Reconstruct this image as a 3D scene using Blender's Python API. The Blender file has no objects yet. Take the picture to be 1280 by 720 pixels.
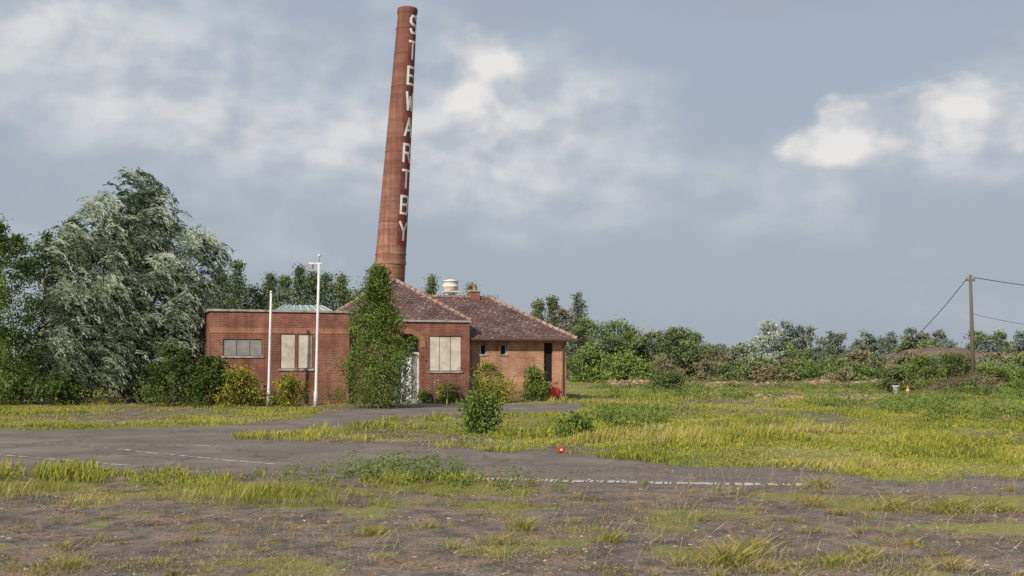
import bpy, math, random
import numpy as np
from mathutils import Vector
rng=np.random.default_rng(7); random.seed(7)
scene=bpy.context.scene
scene.view_settings.view_transform='Standard'
try: scene.view_settings.look='None'
except Exception: pass
scene.view_settings.exposure=0

# ------------------------------------------------------------ helpers
def link(o,parent=None):
    scene.collection.objects.link(o)
    if parent: o.parent=parent
    return o
def empty(name,loc=(0,0,0),rz=0):
    o=bpy.data.objects.new(name,None); o.location=loc; o.rotation_euler[2]=rz
    o.empty_display_size=.2
    return link(o)
def fastmesh(name,V,F,mats,mi=None,col=None,parent=None,smooth=False,attrs=None,loc=(0,0,0)):
    V=np.asarray(V,dtype=np.float32); F=np.asarray(F,dtype=np.int32); k=F.shape[1]
    me=bpy.data.meshes.new(name)
    me.vertices.add(len(V)); me.vertices.foreach_set('co',V.ravel())
    me.loops.add(F.size); me.loops.foreach_set('vertex_index',F.ravel())
    me.polygons.add(len(F)); me.polygons.foreach_set('loop_start',np.arange(0,F.size,k,dtype=np.int32))
    for m in mats: me.materials.append(m)
    if mi is not None: me.polygons.foreach_set('material_index',np.asarray(mi,dtype=np.int32))
    me.polygons.foreach_set('use_smooth',np.full(len(F),smooth,dtype=bool))
    me.update(calc_edges=True)
    if col is not None:
        a=me.color_attributes.new('Col','FLOAT_COLOR','POINT')
        c=np.ones((len(V),4),dtype=np.float32); c[:,:3]=col; a.data.foreach_set('color',c.ravel())
    if attrs:
        for n,v in attrs.items():
            a=me.attributes.new(n,'FLOAT','POINT'); a.data.foreach_set('value',np.asarray(v,dtype=np.float32))
    o=bpy.data.objects.new(name,me); o.location=loc
    return link(o,parent)
def pymesh(name,V,F,mat,parent=None,uv=None,smooth=False,loc=(0,0,0)):
    me=bpy.data.meshes.new(name); me.from_pydata([tuple(v) for v in V],[],[tuple(f) for f in F])
    me.materials.append(mat)
    if uv:
        l=me.uv_layers.new(name='UVMap')
        for i,c in enumerate(uv): l.data[i].uv=c
    for p in me.polygons: p.use_smooth=smooth
    me.update(); o=bpy.data.objects.new(name,me); o.location=loc
    return link(o,parent)
def boxvf(x0,x1,y0,y1,z0,z1):
    V=[(x0,y0,z0),(x1,y0,z0),(x1,y1,z0),(x0,y1,z0),(x0,y0,z1),(x1,y0,z1),(x1,y1,z1),(x0,y1,z1)]
    F=[(0,3,2,1),(4,5,6,7),(0,1,5,4),(1,2,6,5),(2,3,7,6),(3,0,4,7)]
    return V,F
def box(name,x0,x1,y0,y1,z0,z1,mat,parent=None,bev=0):
    V,F=boxvf(x0,x1,y0,y1,z0,z1); o=pymesh(name,V,F,mat,parent)
    if bev:
        m=o.modifiers.new('b','BEVEL'); m.width=bev; m.segments=2
    return o
def boxes(name,L,mat,parent=None):
    V=[];F=[]
    for b in L:
        v,f=boxvf(*b); n=len(V); V+=v; F+=[tuple(i+n for i in q) for q in f]
    return pymesh(name,V,F,mat,parent)
def tubes(paths,sides=6):
    VV=[];FF=[];n=0
    for P,R in paths:
        P=np.asarray(P,float); N=len(P)
        T=np.gradient(P,axis=0); T/= (np.linalg.norm(T,axis=1,keepdims=True)+1e-9)
        ref=np.array([0.3,1,0.1]) if abs(T[0,2])>.6 else np.array([0,0,1.])
        A=np.cross(T,ref); A/= (np.linalg.norm(A,axis=1,keepdims=True)+1e-9); B=np.cross(T,A)
        th=np.arange(sides)*2*math.pi/sides
        ring=(P[:,None,:]+np.asarray(R)[:,None,None]*(np.cos(th)[None,:,None]*A[:,None,:]+np.sin(th)[None,:,None]*B[:,None,:]))
        VV.append(ring.reshape(-1,3))
        i=np.arange(N-1)[:,None]*sides; j=np.arange(sides)[None,:]; j2=(j+1)%sides
        FF.append(np.stack([i+j,i+j2,i+sides+j2,i+sides+j],-1).reshape(-1,4)+n); n+=N*sides
    return np.concatenate(VV),np.concatenate(FF)
def lathe(name,prof,mat,parent=None,loc=(0,0,0),n=28,smooth=True):
    V=[];F=[]
    for r,z in prof:
        for k in range(n):
            a=2*math.pi*k/n; V.append((r*math.cos(a),r*math.sin(a),z))
    for i in range(len(prof)-1):
        for k in range(n):
            k2=(k+1)%n; F.append((i*n+k,i*n+k2,(i+1)*n+k2,(i+1)*n+k))
    F.append(tuple(range(n))[::-1]); F.append(tuple((len(prof)-1)*n+k for k in range(n)))
    o=pymesh(name,V,F,mat,parent,loc=loc)
    for p in o.data.polygons: p.use_smooth = smooth and len(p.vertices)==4
    return o
_tab=rng.random((256,256))
def vnoise(x,y):
    xi=np.floor(x).astype(int); yi=np.floor(y).astype(int); fx=x-xi; fy=y-yi
    fx=fx*fx*(3-2*fx); fy=fy*fy*(3-2*fy)
    g=lambda a,b:_tab[a&255,b&255]
    return (g(xi,yi)*(1-fx)+g(xi+1,yi)*fx)*(1-fy)+(g(xi,yi+1)*(1-fx)+g(xi+1,yi+1)*fx)*fy
def fbm(x,y,o=4):
    s=0;a=.5;t=0
    for i in range(o):
        s=s+a*vnoise(x+17.3*i,y+9.1*i); t+=a; a*=.5; x=x*2.03; y=y*2.03
    return s/t
def sstep(a,b,x):
    t=np.clip((x-a)/(b-a),0,1); return t*t*(3-2*t)

# ------------------------------------------------------------ materials
def newmat(name):
    m=bpy.data.materials.new(name); m.use_nodes=True; nt=m.node_tree
    b=nt.nodes['Principled BSDF']; b.inputs['Roughness'].default_value=.9
    b.inputs['Specular IOR Level'].default_value=.25
    return m,nt,b
def ramp(nt,stops,src):
    r=nt.nodes.new('ShaderNodeValToRGB'); cr=r.color_ramp
    while len(cr.elements)<len(stops): cr.elements.new(.5)
    for e,(p,c) in zip(cr.elements,stops):
        e.position=p; e.color=(*c,1) if len(c)==3 else c
    nt.links.new(src,r.inputs[0]); return r
def mixc(nt,fac,a,b,mode='MIX'):
    m=nt.nodes.new('ShaderNodeMix'); m.data_type='RGBA'; m.blend_type=mode; m.clamp_factor=True
    for s,v in ((m.inputs[0],fac),(m.inputs[6],a),(m.inputs[7],b)):
        if isinstance(v,(int,float)): s.default_value=v
        elif isinstance(v,tuple): s.default_value=(*v,1)
        else: nt.links.new(v,s)
    return m.outputs[2]
def mth(nt,op,a,b=None,c=None):
    m=nt.nodes.new('ShaderNodeMath'); m.operation=op
    for s,v in zip(m.inputs,(a,b,c)):
        if v is None: continue
        if isinstance(v,(int,float)): s.default_value=v
        else: nt.links.new(v,s)
    return m.outputs[0]
def coord(nt,kind='Object'):
    return nt.nodes.new('ShaderNodeTexCoord').outputs[kind]
def noise(nt,vec,scale,detail=5,rough=.55,dist=0):
    n=nt.nodes.new('ShaderNodeTexNoise'); n.inputs['Scale'].default_value=scale; n.inputs['Detail'].default_value=detail
    n.inputs['Roughness'].default_value=rough; n.inputs['Distortion'].default_value=dist
    nt.links.new(vec,n.inputs['Vector']); return n.outputs['Fac']
def bump(nt,b,h,strength=.4,dist=.02):
    n=nt.nodes.new('ShaderNodeBump'); n.inputs['Strength'].default_value=strength; n.inputs['Distance'].default_value=dist
    nt.links.new(h,n.inputs['Height']); nt.links.new(n.outputs[0],b.inputs['Normal'])

def plain(name,c,rough=.7,metal=0,var=.25,scale=3.,stain=None):
    m,nt,b=newmat(name); co=coord(nt)
    f=noise(nt,co,scale,5,.65)
    r=ramp(nt,[(.25,tuple(x*(1-var) for x in c)),(.75,tuple(min(1,x*(1+var)) for x in c))],f)
    out=r.outputs[0]
    if stain:
        f2=noise(nt,co,scale*.6,5,.7,.5); s=ramp(nt,[(.5,(0,0,0)),(.68,(1,1,1))],f2)
        out=mixc(nt,s.outputs[0],out,stain)
    nt.links.new(out,b.inputs['Base Color']); b.inputs['Roughness'].default_value=rough; b.inputs['Metallic'].default_value=metal
    return m

def brickmat(name,c1,c2,mortar,bw=.225,rh=.075,ms=.01,patch=(.3,.26,.22),cyl=False):
    m,nt,b=newmat(name); co=coord(nt)
    sep=nt.nodes.new('ShaderNodeSeparateXYZ'); nt.links.new(co,sep.inputs[0])
    if cyl:
        ang=mth(nt,'ARCTAN2',sep.outputs[1],sep.outputs[0]); h=mth(nt,'MULTIPLY',ang,2.0)
    else: h=mth(nt,'ADD',sep.outputs[0],sep.outputs[1])
    cmb=nt.nodes.new('ShaderNodeCombineXYZ'); nt.links.new(h,cmb.inputs[0]); nt.links.new(sep.outputs[2],cmb.inputs[1])
    br=nt.nodes.new('ShaderNodeTexBrick'); nt.links.new(cmb.outputs[0],br.inputs['Vector'])
    br.inputs['Scale'].default_value=1; br.inputs['Brick Width'].default_value=bw; br.inputs['Row Height'].default_value=rh
    br.inputs['Mortar Size'].default_value=ms; br.inputs['Color1'].default_value=(*c1,1); br.inputs['Color2'].default_value=(*c2,1)
    br.inputs['Mortar'].default_value=(*mortar,1); br.inputs['Bias'].default_value=-.1
    f=noise(nt,co,.9 if not cyl else .35,6,.65); st=ramp(nt,[(.35,(.55,.52,.5)),(.62,(1.0,1.0,1.0))],f)
    c=mixc(nt,1,br.outputs['Color'],st.outputs[0],'MULTIPLY')
    f2=noise(nt,co,2.3 if not cyl else .8,6,.7); s2=ramp(nt,[(.58,(0,0,0)),(.75,(.6,.6,.6))],f2)
    c=mixc(nt,s2.outputs[0],c,patch)
    if not cyl:
        mp=nt.nodes.new('ShaderNodeMapping'); mp.inputs['Scale'].default_value=(3.5,3.5,.25); nt.links.new(co,mp.inputs[0])
        f3=noise(nt,mp.outputs[0],1.2,5,.65); s3=ramp(nt,[(.5,(0,0,0)),(.7,(.55,.55,.55))],f3)
        c=mixc(nt,s3.outputs[0],c,(.07,.035,.028))
        g=nt.nodes.new('ShaderNodeMapRange'); g.inputs[1].default_value=.9; g.inputs[2].default_value=0; g.inputs[3].default_value=0; g.inputs[4].default_value=.7
        nt.links.new(sep.outputs[2],g.inputs[0]); gg=mth(nt,'MULTIPLY',g.outputs[0],f); c=mixc(nt,gg,c,(.05,.055,.03))
    else:
        mp=nt.nodes.new('ShaderNodeMapping'); mp.inputs['Scale'].default_value=(1.6,1.6,.07); nt.links.new(co,mp.inputs[0])
        f3=noise(nt,mp.outputs[0],1.2,6,.7); s3=ramp(nt,[(.40,(0,0,0)),(.66,(.85,.85,.85))],f3)
        c=mixc(nt,s3.outputs[0],c,(.15,.065,.05))
        # horizontal lifts of differently fired brick
        mp2=nt.nodes.new('ShaderNodeMapping'); mp2.inputs['Scale'].default_value=(.05,.05,1.); nt.links.new(co,mp2.inputs[0])
        f4=noise(nt,mp2.outputs[0],.9,3,.6); s4=ramp(nt,[(.42,(.74,.72,.72)),(.58,(1,1,1))],f4)
        c=mixc(nt,1,c,s4.outputs[0],'MULTIPLY')
        g=nt.nodes.new('ShaderNodeMapRange'); g.inputs[1].default_value=20; g.inputs[2].default_value=50; g.inputs[3].default_value=0; g.inputs[4].default_value=.75
        nt.links.new(sep.outputs[2],g.inputs[0]); c=mixc(nt,g.outputs[0],c,(.15,.058,.048))
    nt.links.new(c,b.inputs['Base Color']); bump(nt,b,br.outputs['Fac'],-.4,.01)
    return m

M_brick=brickmat('red_brick',(.30,.088,.054),(.19,.055,.038),(.30,.22,.18))
M_brick2=brickmat('orange_brick',(.56,.26,.155),(.43,.18,.105),(.50,.38,.29),patch=(.56,.38,.27))
M_arch=brickmat('arch_brick',(.42,.15,.08),(.34,.11,.06),(.4,.28,.22),bw=.075,rh=.225)
M_chim=brickmat('chimney_brick',(.44,.205,.14),(.34,.15,.10),(.40,.26,.20),bw=.45,rh=.2,ms=.02,patch=(.42,.25,.18),cyl=True)
M_strip=plain('faded_red_paint',(.19,.045,.04),.8,var=.3,scale=1.2,stain=(.25,.10,.075))
M_letter=plain('white_paint',(.80,.78,.76),.7,var=.08,scale=2,stain=(.68,.62,.57))
M_iron=plain('iron_band',(.12,.065,.05),.8)
M_coping=plain('stone_coping',(.34,.32,.29),.9,var=.3,stain=(.14,.13,.11))
M_board=plain('weathered_board',(.56,.50,.43),.85,var=.2,scale=2.5,stain=(.38,.33,.28))
M_white=plain('white_door_paint',(.76,.75,.72),.6,var=.08,stain=(.58,.56,.5))
M_grey=plain('grey_panel',(.24,.23,.22),.8,var=.3)
M_dark=plain('dark_interior',(.014,.012,.011),.9)
M_post=plain('galvanised_white_post',(.58,.59,.59),.55,var=.15,scale=6)
M_tank=plain('cream_tank_paint',(.66,.64,.55),.6,var=.12,scale=2,stain=(.38,.28,.18))
M_rail=plain('rail_paint',(.40,.40,.28),.6,var=.2,scale=5)
M_wood=plain('pole_timber',(.12,.10,.085),.9,var=.3,scale=8)
M_wire=plain('cable_black',(.03,.03,.032),.6)
M_bark=plain('bark',(.12,.10,.08),.95,var=.4,scale=6)
M_birch=plain('birch_bark',(.45,.43,.39),.9,var=.3,scale=5,stain=(.07,.06,.05))
M_dead=plain('dead_branches',(.17,.13,.09),.95,var=.4,scale=5)
M_red=plain('red_plastic',(.6,.03,.03),.5,var=.1)
M_orange=plain('orange_plastic',(.65,.16,.03),.5,var=.1)
M_line=plain('worn_line_paint',(.46,.44,.40),.9,var=.4,scale=9,stain=(.24,.21,.18))
M_conc=plain('pale_concrete',(.46,.41,.36),.9,var=.3,scale=4,stain=(.24,.20,.17))
M_glass,nt,b=newmat('roof_light_glass'); b.inputs['Base Color'].default_value=(.22,.28,.26,1); b.inputs['Roughness'].default_value=.25; b.inputs['Specular IOR Level'].default_value=.6

def attrmat(name,transl=.3,rough=.75):
    m=bpy.data.materials.new(name); m.use_nodes=True; nt=m.node_tree; b=nt.nodes['Principled BSDF']
    at=nt.nodes.new('ShaderNodeAttribute'); at.attribute_name='Col'
    if not transl:
        b.inputs['Roughness'].default_value=rough; b.inputs['Specular IOR Level'].default_value=.2
        nt.links.new(at.outputs['Color'],b.inputs['Base Color']); return m
    nt.nodes.remove(b)
    df=nt.nodes.new('ShaderNodeBsdfDiffuse'); nt.links.new(at.outputs['Color'],df.inputs[0])
    tr=nt.nodes.new('ShaderNodeBsdfTranslucent'); nt.links.new(at.outputs['Color'],tr.inputs[0])
    mx=nt.nodes.new('ShaderNodeMixShader'); mx.inputs[0].default_value=transl
    nt.links.new(df.outputs[0],mx.inputs[1]); nt.links.new(tr.outputs[0],mx.inputs[2])
    nt.links.new(mx.outputs[0],nt.nodes['Material Output'].inputs[0])
    return m
M_leaf=attrmat('leaves',.3,.6); M_grass=attrmat('grass_blades',.35,.8); M_rub=attrmat('brick_rubble',0,.95); M_far=attrmat('distant_leaves',0,.95)

def tilemat():
    m,nt,b=newmat('clay_roof_tiles'); uv=coord(nt,'UV'); co=coord(nt)
    br=nt.nodes.new('ShaderNodeTexBrick'); nt.links.new(uv,br.inputs['Vector']); br.inputs['Scale'].default_value=1
    br.inputs['Brick Width'].default_value=.26; br.inputs['Row Height'].default_value=.2; br.inputs['Mortar Size'].default_value=.018
    br.inputs['Color1'].default_value=(.12,.072,.07,1); br.inputs['Color2'].default_value=(.18,.10,.088,1); br.inputs['Mortar'].default_value=(.04,.028,.028,1)
    f=noise(nt,co,7,4,.7); s=ramp(nt,[(.56,(0,0,0)),(.66,(.85,.85,.85))],f)
    c=mixc(nt,s.outputs[0],br.outputs['Color'],(.40,.36,.31))
    f2=noise(nt,co,1.1,5,.6); s2=ramp(nt,[(.35,(.6,.56,.56)),(.65,(1,1,1))],f2)
    c=mixc(nt,1,c,s2.outputs[0],'MULTIPLY')
    nt.links.new(c,b.inputs['Base Color']); bump(nt,b,br.outputs['Fac'],-.8,.03); return m
M_tile=tilemat()
M_ridge=plain('ridge_tiles',(.26,.16,.13),.9,var=.35,scale=5,stain=(.4,.35,.29))

# ------------------------------------------------------------ terrain zones (metres, x east, y north)
fx=[-60,-14,-8,-6.4,.8,5.75,8.1,12,40]; fy=[31,30.5,30,26.4,22.9,18.3,17.6,17.2,16.5]
nx=[-60,-15,-8.9,0,5.3,12,40]; ny=[20,19.8,19.4,17.4,16.2,15.3,14.5]
path=np.array([(-9.5,29.5),(-6.8,31.8),(-5.4,36),(-4.0,43),(-4.2,52)]); pw=[2.2,1.9,1.5,2.0,2.0]
def pathdist(X,Y):
    d=np.full(X.shape,1e3)
    for i in range(len(path)-1):
        a=path[i];b_=path[i+1]; ab=b_-a; t=np.clip(((X-a[0])*ab[0]+(Y-a[1])*ab[1])/(ab@ab),0,1)
        w=pw[i]*(1-t)+pw[i+1]*t
        d=np.minimum(d,np.hypot(X-a[0]-t*ab[0],Y-a[1]-t*ab[1])-w)
    fc=np.maximum(np.abs(X+.6)-3.4,np.abs(Y-43.0-.35*(X+1))-4.2)
    return np.minimum(d,fc)
def grassiness(X,Y):
    n=fbm(X*.8+5,Y*.8,4); n2=fbm(X*.30+3,Y*.22+40,4)
    w=(n-.5)*2.6
    far=sstep(-.5,.8,Y-np.interp(X,fx,fy)+w)*sstep(-.3,.9,pathdist(X,Y)+w*.9)
    far=far*(.26+.74*sstep(.38,.55,n2))*(.5+.5*sstep(.38,.52,n))
    yn=np.interp(X,nx,ny)
    band=sstep(-.5,.5,yn-.3-Y+w*.6)*sstep(-.6,.8,Y-(15.4+.12*(X+4))+w*1.1)*sstep(1.5,-1.5,X-.3+w)
    n3=fbm(X*1.1+77,Y*1.1+11,3)
    spars=sstep(.55,.7,n3)*.55*sstep(0,.8,yn-Y)
    right=sstep(.47,.6,n3)*.75*sstep(0,.6,yn-Y)*sstep(2.2,4.5,X)*sstep(11.5,13,Y)
    return np.clip(np.maximum.reduce([far,band*sstep(.38,.56,fbm(X*1.3,Y*1.3+9,3)),spars,right]),0,1)
def height(X,Y):
    h=.05*(fbm(X*.2,Y*.2,3)-.5)+.02*(fbm(X*1.5,Y*1.5,2)-.5)
    return h*sstep(2,12,Y)
def axis(segs):
    out=[]
    for a,b_,s in segs: out+=list(np.arange(a,b_,s))
    return np.array(out+[segs[-1][1]])
gx=axis([(-3000,-300,300),(-300,-60,20),(-60,-22,1.),(-22,22,.17),(22,60,1.),(60,300,20),(300,3000,300)])
gy=axis([(-400,0,40),(0,8,1),(8,24,.13),(24,56,.25),(56,120,1.2),(120,300,15),(300,4500,350)])
GX,GY=np.meshgrid(gx,gy); sh=GX.shape
gz=height(GX,GY); G=grassiness(GX,GY)
roadm=sstep(-.4,.3,np.interp(GX,fx,fy)-GY)*sstep(-.4,.3,GY-np.interp(GX,nx,ny))
roadm=np.maximum(roadm,sstep(.3,-.3,pathdist(GX,GY)))
idx=np.arange(GX.size).reshape(sh)
Fq=np.stack([idx[:-1,:-1],idx[:-1,1:],idx[1:,1:],idx[1:,:-1]],-1).reshape(-1,4)
m,nt,b=newmat('ground_cover'); M_ground=m; co=coord(nt)
n1=noise(nt,co,.55,6,.6,.3); n2=noise(nt,co,5,6,.7); n3=noise(nt,co,38,3,.75); n4=noise(nt,co,.18,3,.5); n5=noise(nt,co,1.6,8,.72,.3); n6=noise(nt,co,2.7,7,.74)
asph=ramp(nt,[(.32,(.13,.11,.098)),(.5,(.24,.208,.182)),(.66,(.37,.325,.285))],n5).outputs[0]
grit=ramp(nt,[(.35,(.36,.34,.33)),(.55,(.8,.78,.77)),(.75,(1,1,1))],n3).outputs[0]
grit2=ramp(nt,[(.35,(.45,.44,.43)),(.6,(1,1,1))],n2).outputs[0]
asph=mixc(nt,.9,asph,grit,'MULTIPLY'); asph=mixc(nt,.8,asph,grit2,'MULTIPLY')
lit=ramp(nt,[(.47,(0,0,0)),(.60,(.9,.9,.9))],noise(nt,co,1.3,8,.76,.6)).outputs[0]
litc=ramp(nt,[(.35,(.12,.072,.05)),(.5,(.27,.175,.125)),(.66,(.46,.35,.26))],n3).outputs[0]
fg=mixc(nt,lit,asph,litc)
moss=ramp(nt,[(.57,(0,0,0)),(.68,(.65,.65,.65))],n6).outputs[0]
fg=mixc(nt,moss,fg,(.15,.14,.06))
def cracks(scale,wid,amp):
    vor=nt.nodes.new('ShaderNodeTexVoronoi'); vor.feature='DISTANCE_TO_EDGE'; vor.inputs['Scale'].default_value=scale
    mp=nt.nodes.new('ShaderNodeVectorMath'); mp.operation='MULTIPLY_ADD'
    nn=nt.nodes.new('ShaderNodeTexNoise'); nn.inputs['Scale'].default_value=1.3; nn.inputs['Detail'].default_value=4; nt.links.new(co,nn.inputs['Vector'])
    nt.links.new(nn.outputs['Color'],mp.inputs[0]); mp.inputs[1].default_value=(amp,amp,amp); nt.links.new(co,mp.inputs[2]); nt.links.new(mp.outputs[0],vor.inputs['Vector'])
    return ramp(nt,[(0,(1,1,1)),(wid,(0,0,0))],vor.outputs['Distance']).outputs[0]
ck=cracks(.5,.02,1.6)
fg=mixc(nt,mth(nt,'MULTIPLY',ck,.7),fg,(.07,.06,.035))
rd=ramp(nt,[(.3,(.165,.142,.126)),(.5,(.225,.195,.172)),(.7,(.30,.26,.225))],n1).outputs[0]
rd=mixc(nt,.6,rd,mixc(nt,1,rd,grit,'MULTIPLY'))
rd=mixc(nt,ramp(nt,[(.52,(0,0,0)),(.68,(.65,.65,.65))],n5).outputs[0],rd,(.20,.14,.10))
rd=mixc(nt,ramp(nt,[(.6,(0,0,0)),(.68,(.7,.7,.7))],n6).outputs[0],rd,(.14,.135,.06))
rd=mixc(nt,ck,rd,(.08,.075,.035))
ar=nt.nodes.new('ShaderNodeAttribute'); ar.attribute_name='road'
ag=nt.nodes.new('ShaderNodeAttribute'); ag.attribute_name='grass'
base=mixc(nt,ar.outputs['Fac'],fg,rd)
gc=ramp(nt,[(.3,(.09,.09,.035)),(.5,(.19,.185,.06)),(.7,(.30,.25,.13))],n2).outputs[0]
gc=mixc(nt,.5,gc,ramp(nt,[(.35,(.13,.15,.04)),(.6,(.31,.30,.10))],n4).outputs[0])
gm=mth(nt,'MULTIPLY',ag.outputs['Fac'],1.1)
gm=mth(nt,'ADD',gm,mth(nt,'MULTIPLY',mth(nt,'SUBTRACT',n2,.5),.9)); gm=ramp(nt,[(.25,(0,0,0)),(.6,(1,1,1))],gm).outputs[0]
gm2=mth(nt,'MULTIPLY',gm,mth(nt,'GREATER_THAN',ag.outputs['Fac'],.02))
base=mixc(nt,gm2,base,gc)
nt.links.new(base,b.inputs['Base Color']); b.inputs['Roughness'].default_value=.95
bump(nt,b,n3,.7,.035)
fastmesh('ground',np.stack([GX,GY,gz],-1).reshape(-1,3),Fq,[M_ground],smooth=True,attrs={'grass':G.ravel(),'road':roadm.ravel()})

def strip(name,a,b_,w,mat,lift=.03,n=24,parent=None,gap=.12):
    a=np.array(a,float); b_=np.array(b_,float); d=(b_-a)/np.linalg.norm(b_-a); p=np.array([-d[1],d[0]])*w/2
    V=[];F=[]
    for i in range(n+1):
        c=a+(b_-a)*i/n
        for s in (-1,1):
            q=c+p*s*(1+.7*(random.random()-.5)); V.append((q[0],q[1],float(height(np.array(q[0]),np.array(q[1])))+lift))
    for i in range(n):
        if random.random()<gap: continue
        F.append((2*i,2*i+2,2*i+3,2*i+1))
    return pymesh(name,V,F,mat,parent)
pm=empty('painted_bay_markings')
strip('line_1',(-9.2,24.5),(-4.0,20.0),.09,M_line,.008,parent=pm,n=60,gap=.3)
strip('line_2',(-11.5,23.2),(-6.5,19.9),.09,M_line,.008,parent=pm,n=60,gap=.3)
strip('line_3',(-12.,25.6),(-5.5,24.4),.08,M_line,.008,parent=pm,n=60,gap=.35)
strip('line_4',(-12.,22.4),(-9.5,20.4),.08,M_line,.008,parent=pm,n=30,gap=.3)
strip('worn_edge_line',(-.6,17.9),(4.8,17.0),.34,M_conc,.008,200,gap=.3)

# ------------------------------------------------------------ grass
PAL=np.array([(.12,.165,.04),(.23,.265,.05),(.37,.36,.07),(.42,.35,.13),(.50,.40,.24)])
def bladesmesh(name,X,Y,h,w,lean,c):
    k=len(X); a=rng.random(k)*2*math.pi; la=rng.random(k)*2*math.pi; ll=h*lean*rng.uniform(.2,1.6,k)
    z=height(X,Y)-.01
    dx=np.cos(a)*w/2; dy=np.sin(a)*w/2; lx=np.cos(la)*ll+.15*h; ly=np.sin(la)*ll
    V=np.zeros((k,4,3)); 
    V[:,0]=np.stack([X,Y,z],-1)
    V[:,1]=np.stack([X+dx+lx*.35,Y+dy+ly*.35,z+h*.55],-1); V[:,3]=np.stack([X-dx+lx*.35,Y-dy+ly*.35,z+h*.5],-1)
    V[:,2]=np.stack([X+lx,Y+ly,z+h],-1)
    F=np.arange(k*4).reshape(k,4)
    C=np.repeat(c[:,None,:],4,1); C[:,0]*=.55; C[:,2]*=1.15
    print(name,k)
    return fastmesh(name,V.reshape(-1,3),F,[M_grass],col=C.reshape(-1,3))
def grass(name,Xr,Yr,n,hfun,wfun,prob=None,tuft=6,palette=(.25,.35,.25,.1,.05),power=1.5,lean=.35,spread=.07,minG=.08):
    y0,y1=Yr; u=rng.random(n); e=1-power
    Y=(y0**e+(y1**e-y0**e)*u)**(1/e)
    X=(Xr[0]+(Xr[1]-Xr[0])*rng.random(n))*(Y/ y1 if Xr[2] else 1)
    g=grassiness(X,Y)
    if prob is not None: g=g*prob(X,Y)
    keep=(rng.random(n)<g)&(g>minG); X=X[keep];Y=Y[keep]
    X=np.repeat(X,tuft)+rng.normal(0,1,len(X)*tuft)*spread*(1+np.repeat(Y,tuft)/40); Y=np.repeat(Y,tuft)+rng.normal(0,1,len(X))*spread*(1+np.repeat(Y,tuft)/40)
    k=len(X); h=hfun(X,Y)*rng.uniform(.5,1.25,k); w=wfun(Y)*rng.uniform(.7,1.3,k)
    pn=fbm(X*.35+20,Y*.35,3); base=np.searchsorted(np.cumsum(palette),np.clip(rng.random(k)*.55+sstep(.3,.7,pn)*.45,0,.999))
    c=PAL[np.clip(base,0,4)]*rng.uniform(.75,1.25,(k,1))
    return bladesmesh(name,X,Y,h,w,lean,c)
hf=lambda X,Y:(.04+.12*sstep(.38,.7,fbm(X*.5,Y*.5+8,3)))*(1+1.0*sstep(.5,.7,fbm(X*.15+4,Y*.15,2)))
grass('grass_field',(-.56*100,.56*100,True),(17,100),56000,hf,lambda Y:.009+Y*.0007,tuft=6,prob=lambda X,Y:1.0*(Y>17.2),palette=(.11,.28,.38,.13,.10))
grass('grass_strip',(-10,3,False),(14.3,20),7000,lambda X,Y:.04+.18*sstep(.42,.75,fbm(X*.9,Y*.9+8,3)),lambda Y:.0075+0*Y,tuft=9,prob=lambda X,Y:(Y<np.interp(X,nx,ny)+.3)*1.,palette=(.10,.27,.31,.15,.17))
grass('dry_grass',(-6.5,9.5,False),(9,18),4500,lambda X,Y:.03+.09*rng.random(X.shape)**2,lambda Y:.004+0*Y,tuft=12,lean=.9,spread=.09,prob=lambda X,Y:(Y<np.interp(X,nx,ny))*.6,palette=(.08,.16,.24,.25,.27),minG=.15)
T=[(1.95,10.3,.24,.34,800),(2.25,10.8,.24,.26,500),(-4.0,10.2,.16,.3,350),(-4.4,11.2,.15,.25,220),(-1.5,12.1,.15,.34,420),(-.9,12.6,.12,.25,220),(-.16,11.4,.16,.3,350),(.1,12.4,.2,.22,280),(1.0,11.7,.17,.18,200),
   (4.7,14.2,.22,.45,600),(5.4,14.0,.22,.5,700),(6.0,14.1,.17,.36,350),(3.9,14.6,.2,.26,280),(4.5,16.6,.24,.36,420),(2.9,10.3,.15,.36,380),(3.3,10.7,.18,.25,260),(3.9,10.1,.16,.3,350),(2.2,10.0,.13,.36,300),(-2.7,10.0,.08,.26,140)]
cl=[(rng.uniform(-.5,.5),rng.uniform(9.5,17)) for i in range(26)]
for i in range(170):
    if i<110: q=cl[rng.integers(26)]; Y=q[1]+rng.normal(0,.35); X_=q[0]*q[1]+rng.normal(0,.8)
    else: Y=9.3+8.2*rng.random(); X_=rng.uniform(-.5,.5)*Y
    T.append((X_,Y,rng.uniform(.03,.15),rng.uniform(.05,.28),int(rng.uniform(30,150))))
X=[];Y=[];H=[];C=[]
for (x,y,h,r,k) in T:
    d=np.abs(rng.normal(0,.5,k)); a=rng.random(k)*6.28; X.append(x+np.cos(a)*d*r*1.4);Y.append(y+np.sin(a)*d*r); H.append(h*rng.uniform(.25,1.15,k)*np.exp(-d*.6))
    t=np.clip(rng.random()*1.5+.3+rng.random(k)*2.3,0,3.99).astype(int); t2=np.array([1,2,3,4])[t]; C.append(PAL[t2]*rng.uniform(.6,1.1,(k,1)))
X=np.concatenate(X);Y=np.concatenate(Y);H=np.concatenate(H);C=np.concatenate(C)
bladesmesh('grass_tufts',X,Y,H,.0048*rng.uniform(.6,1.4,len(X)),.8,C)

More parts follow.
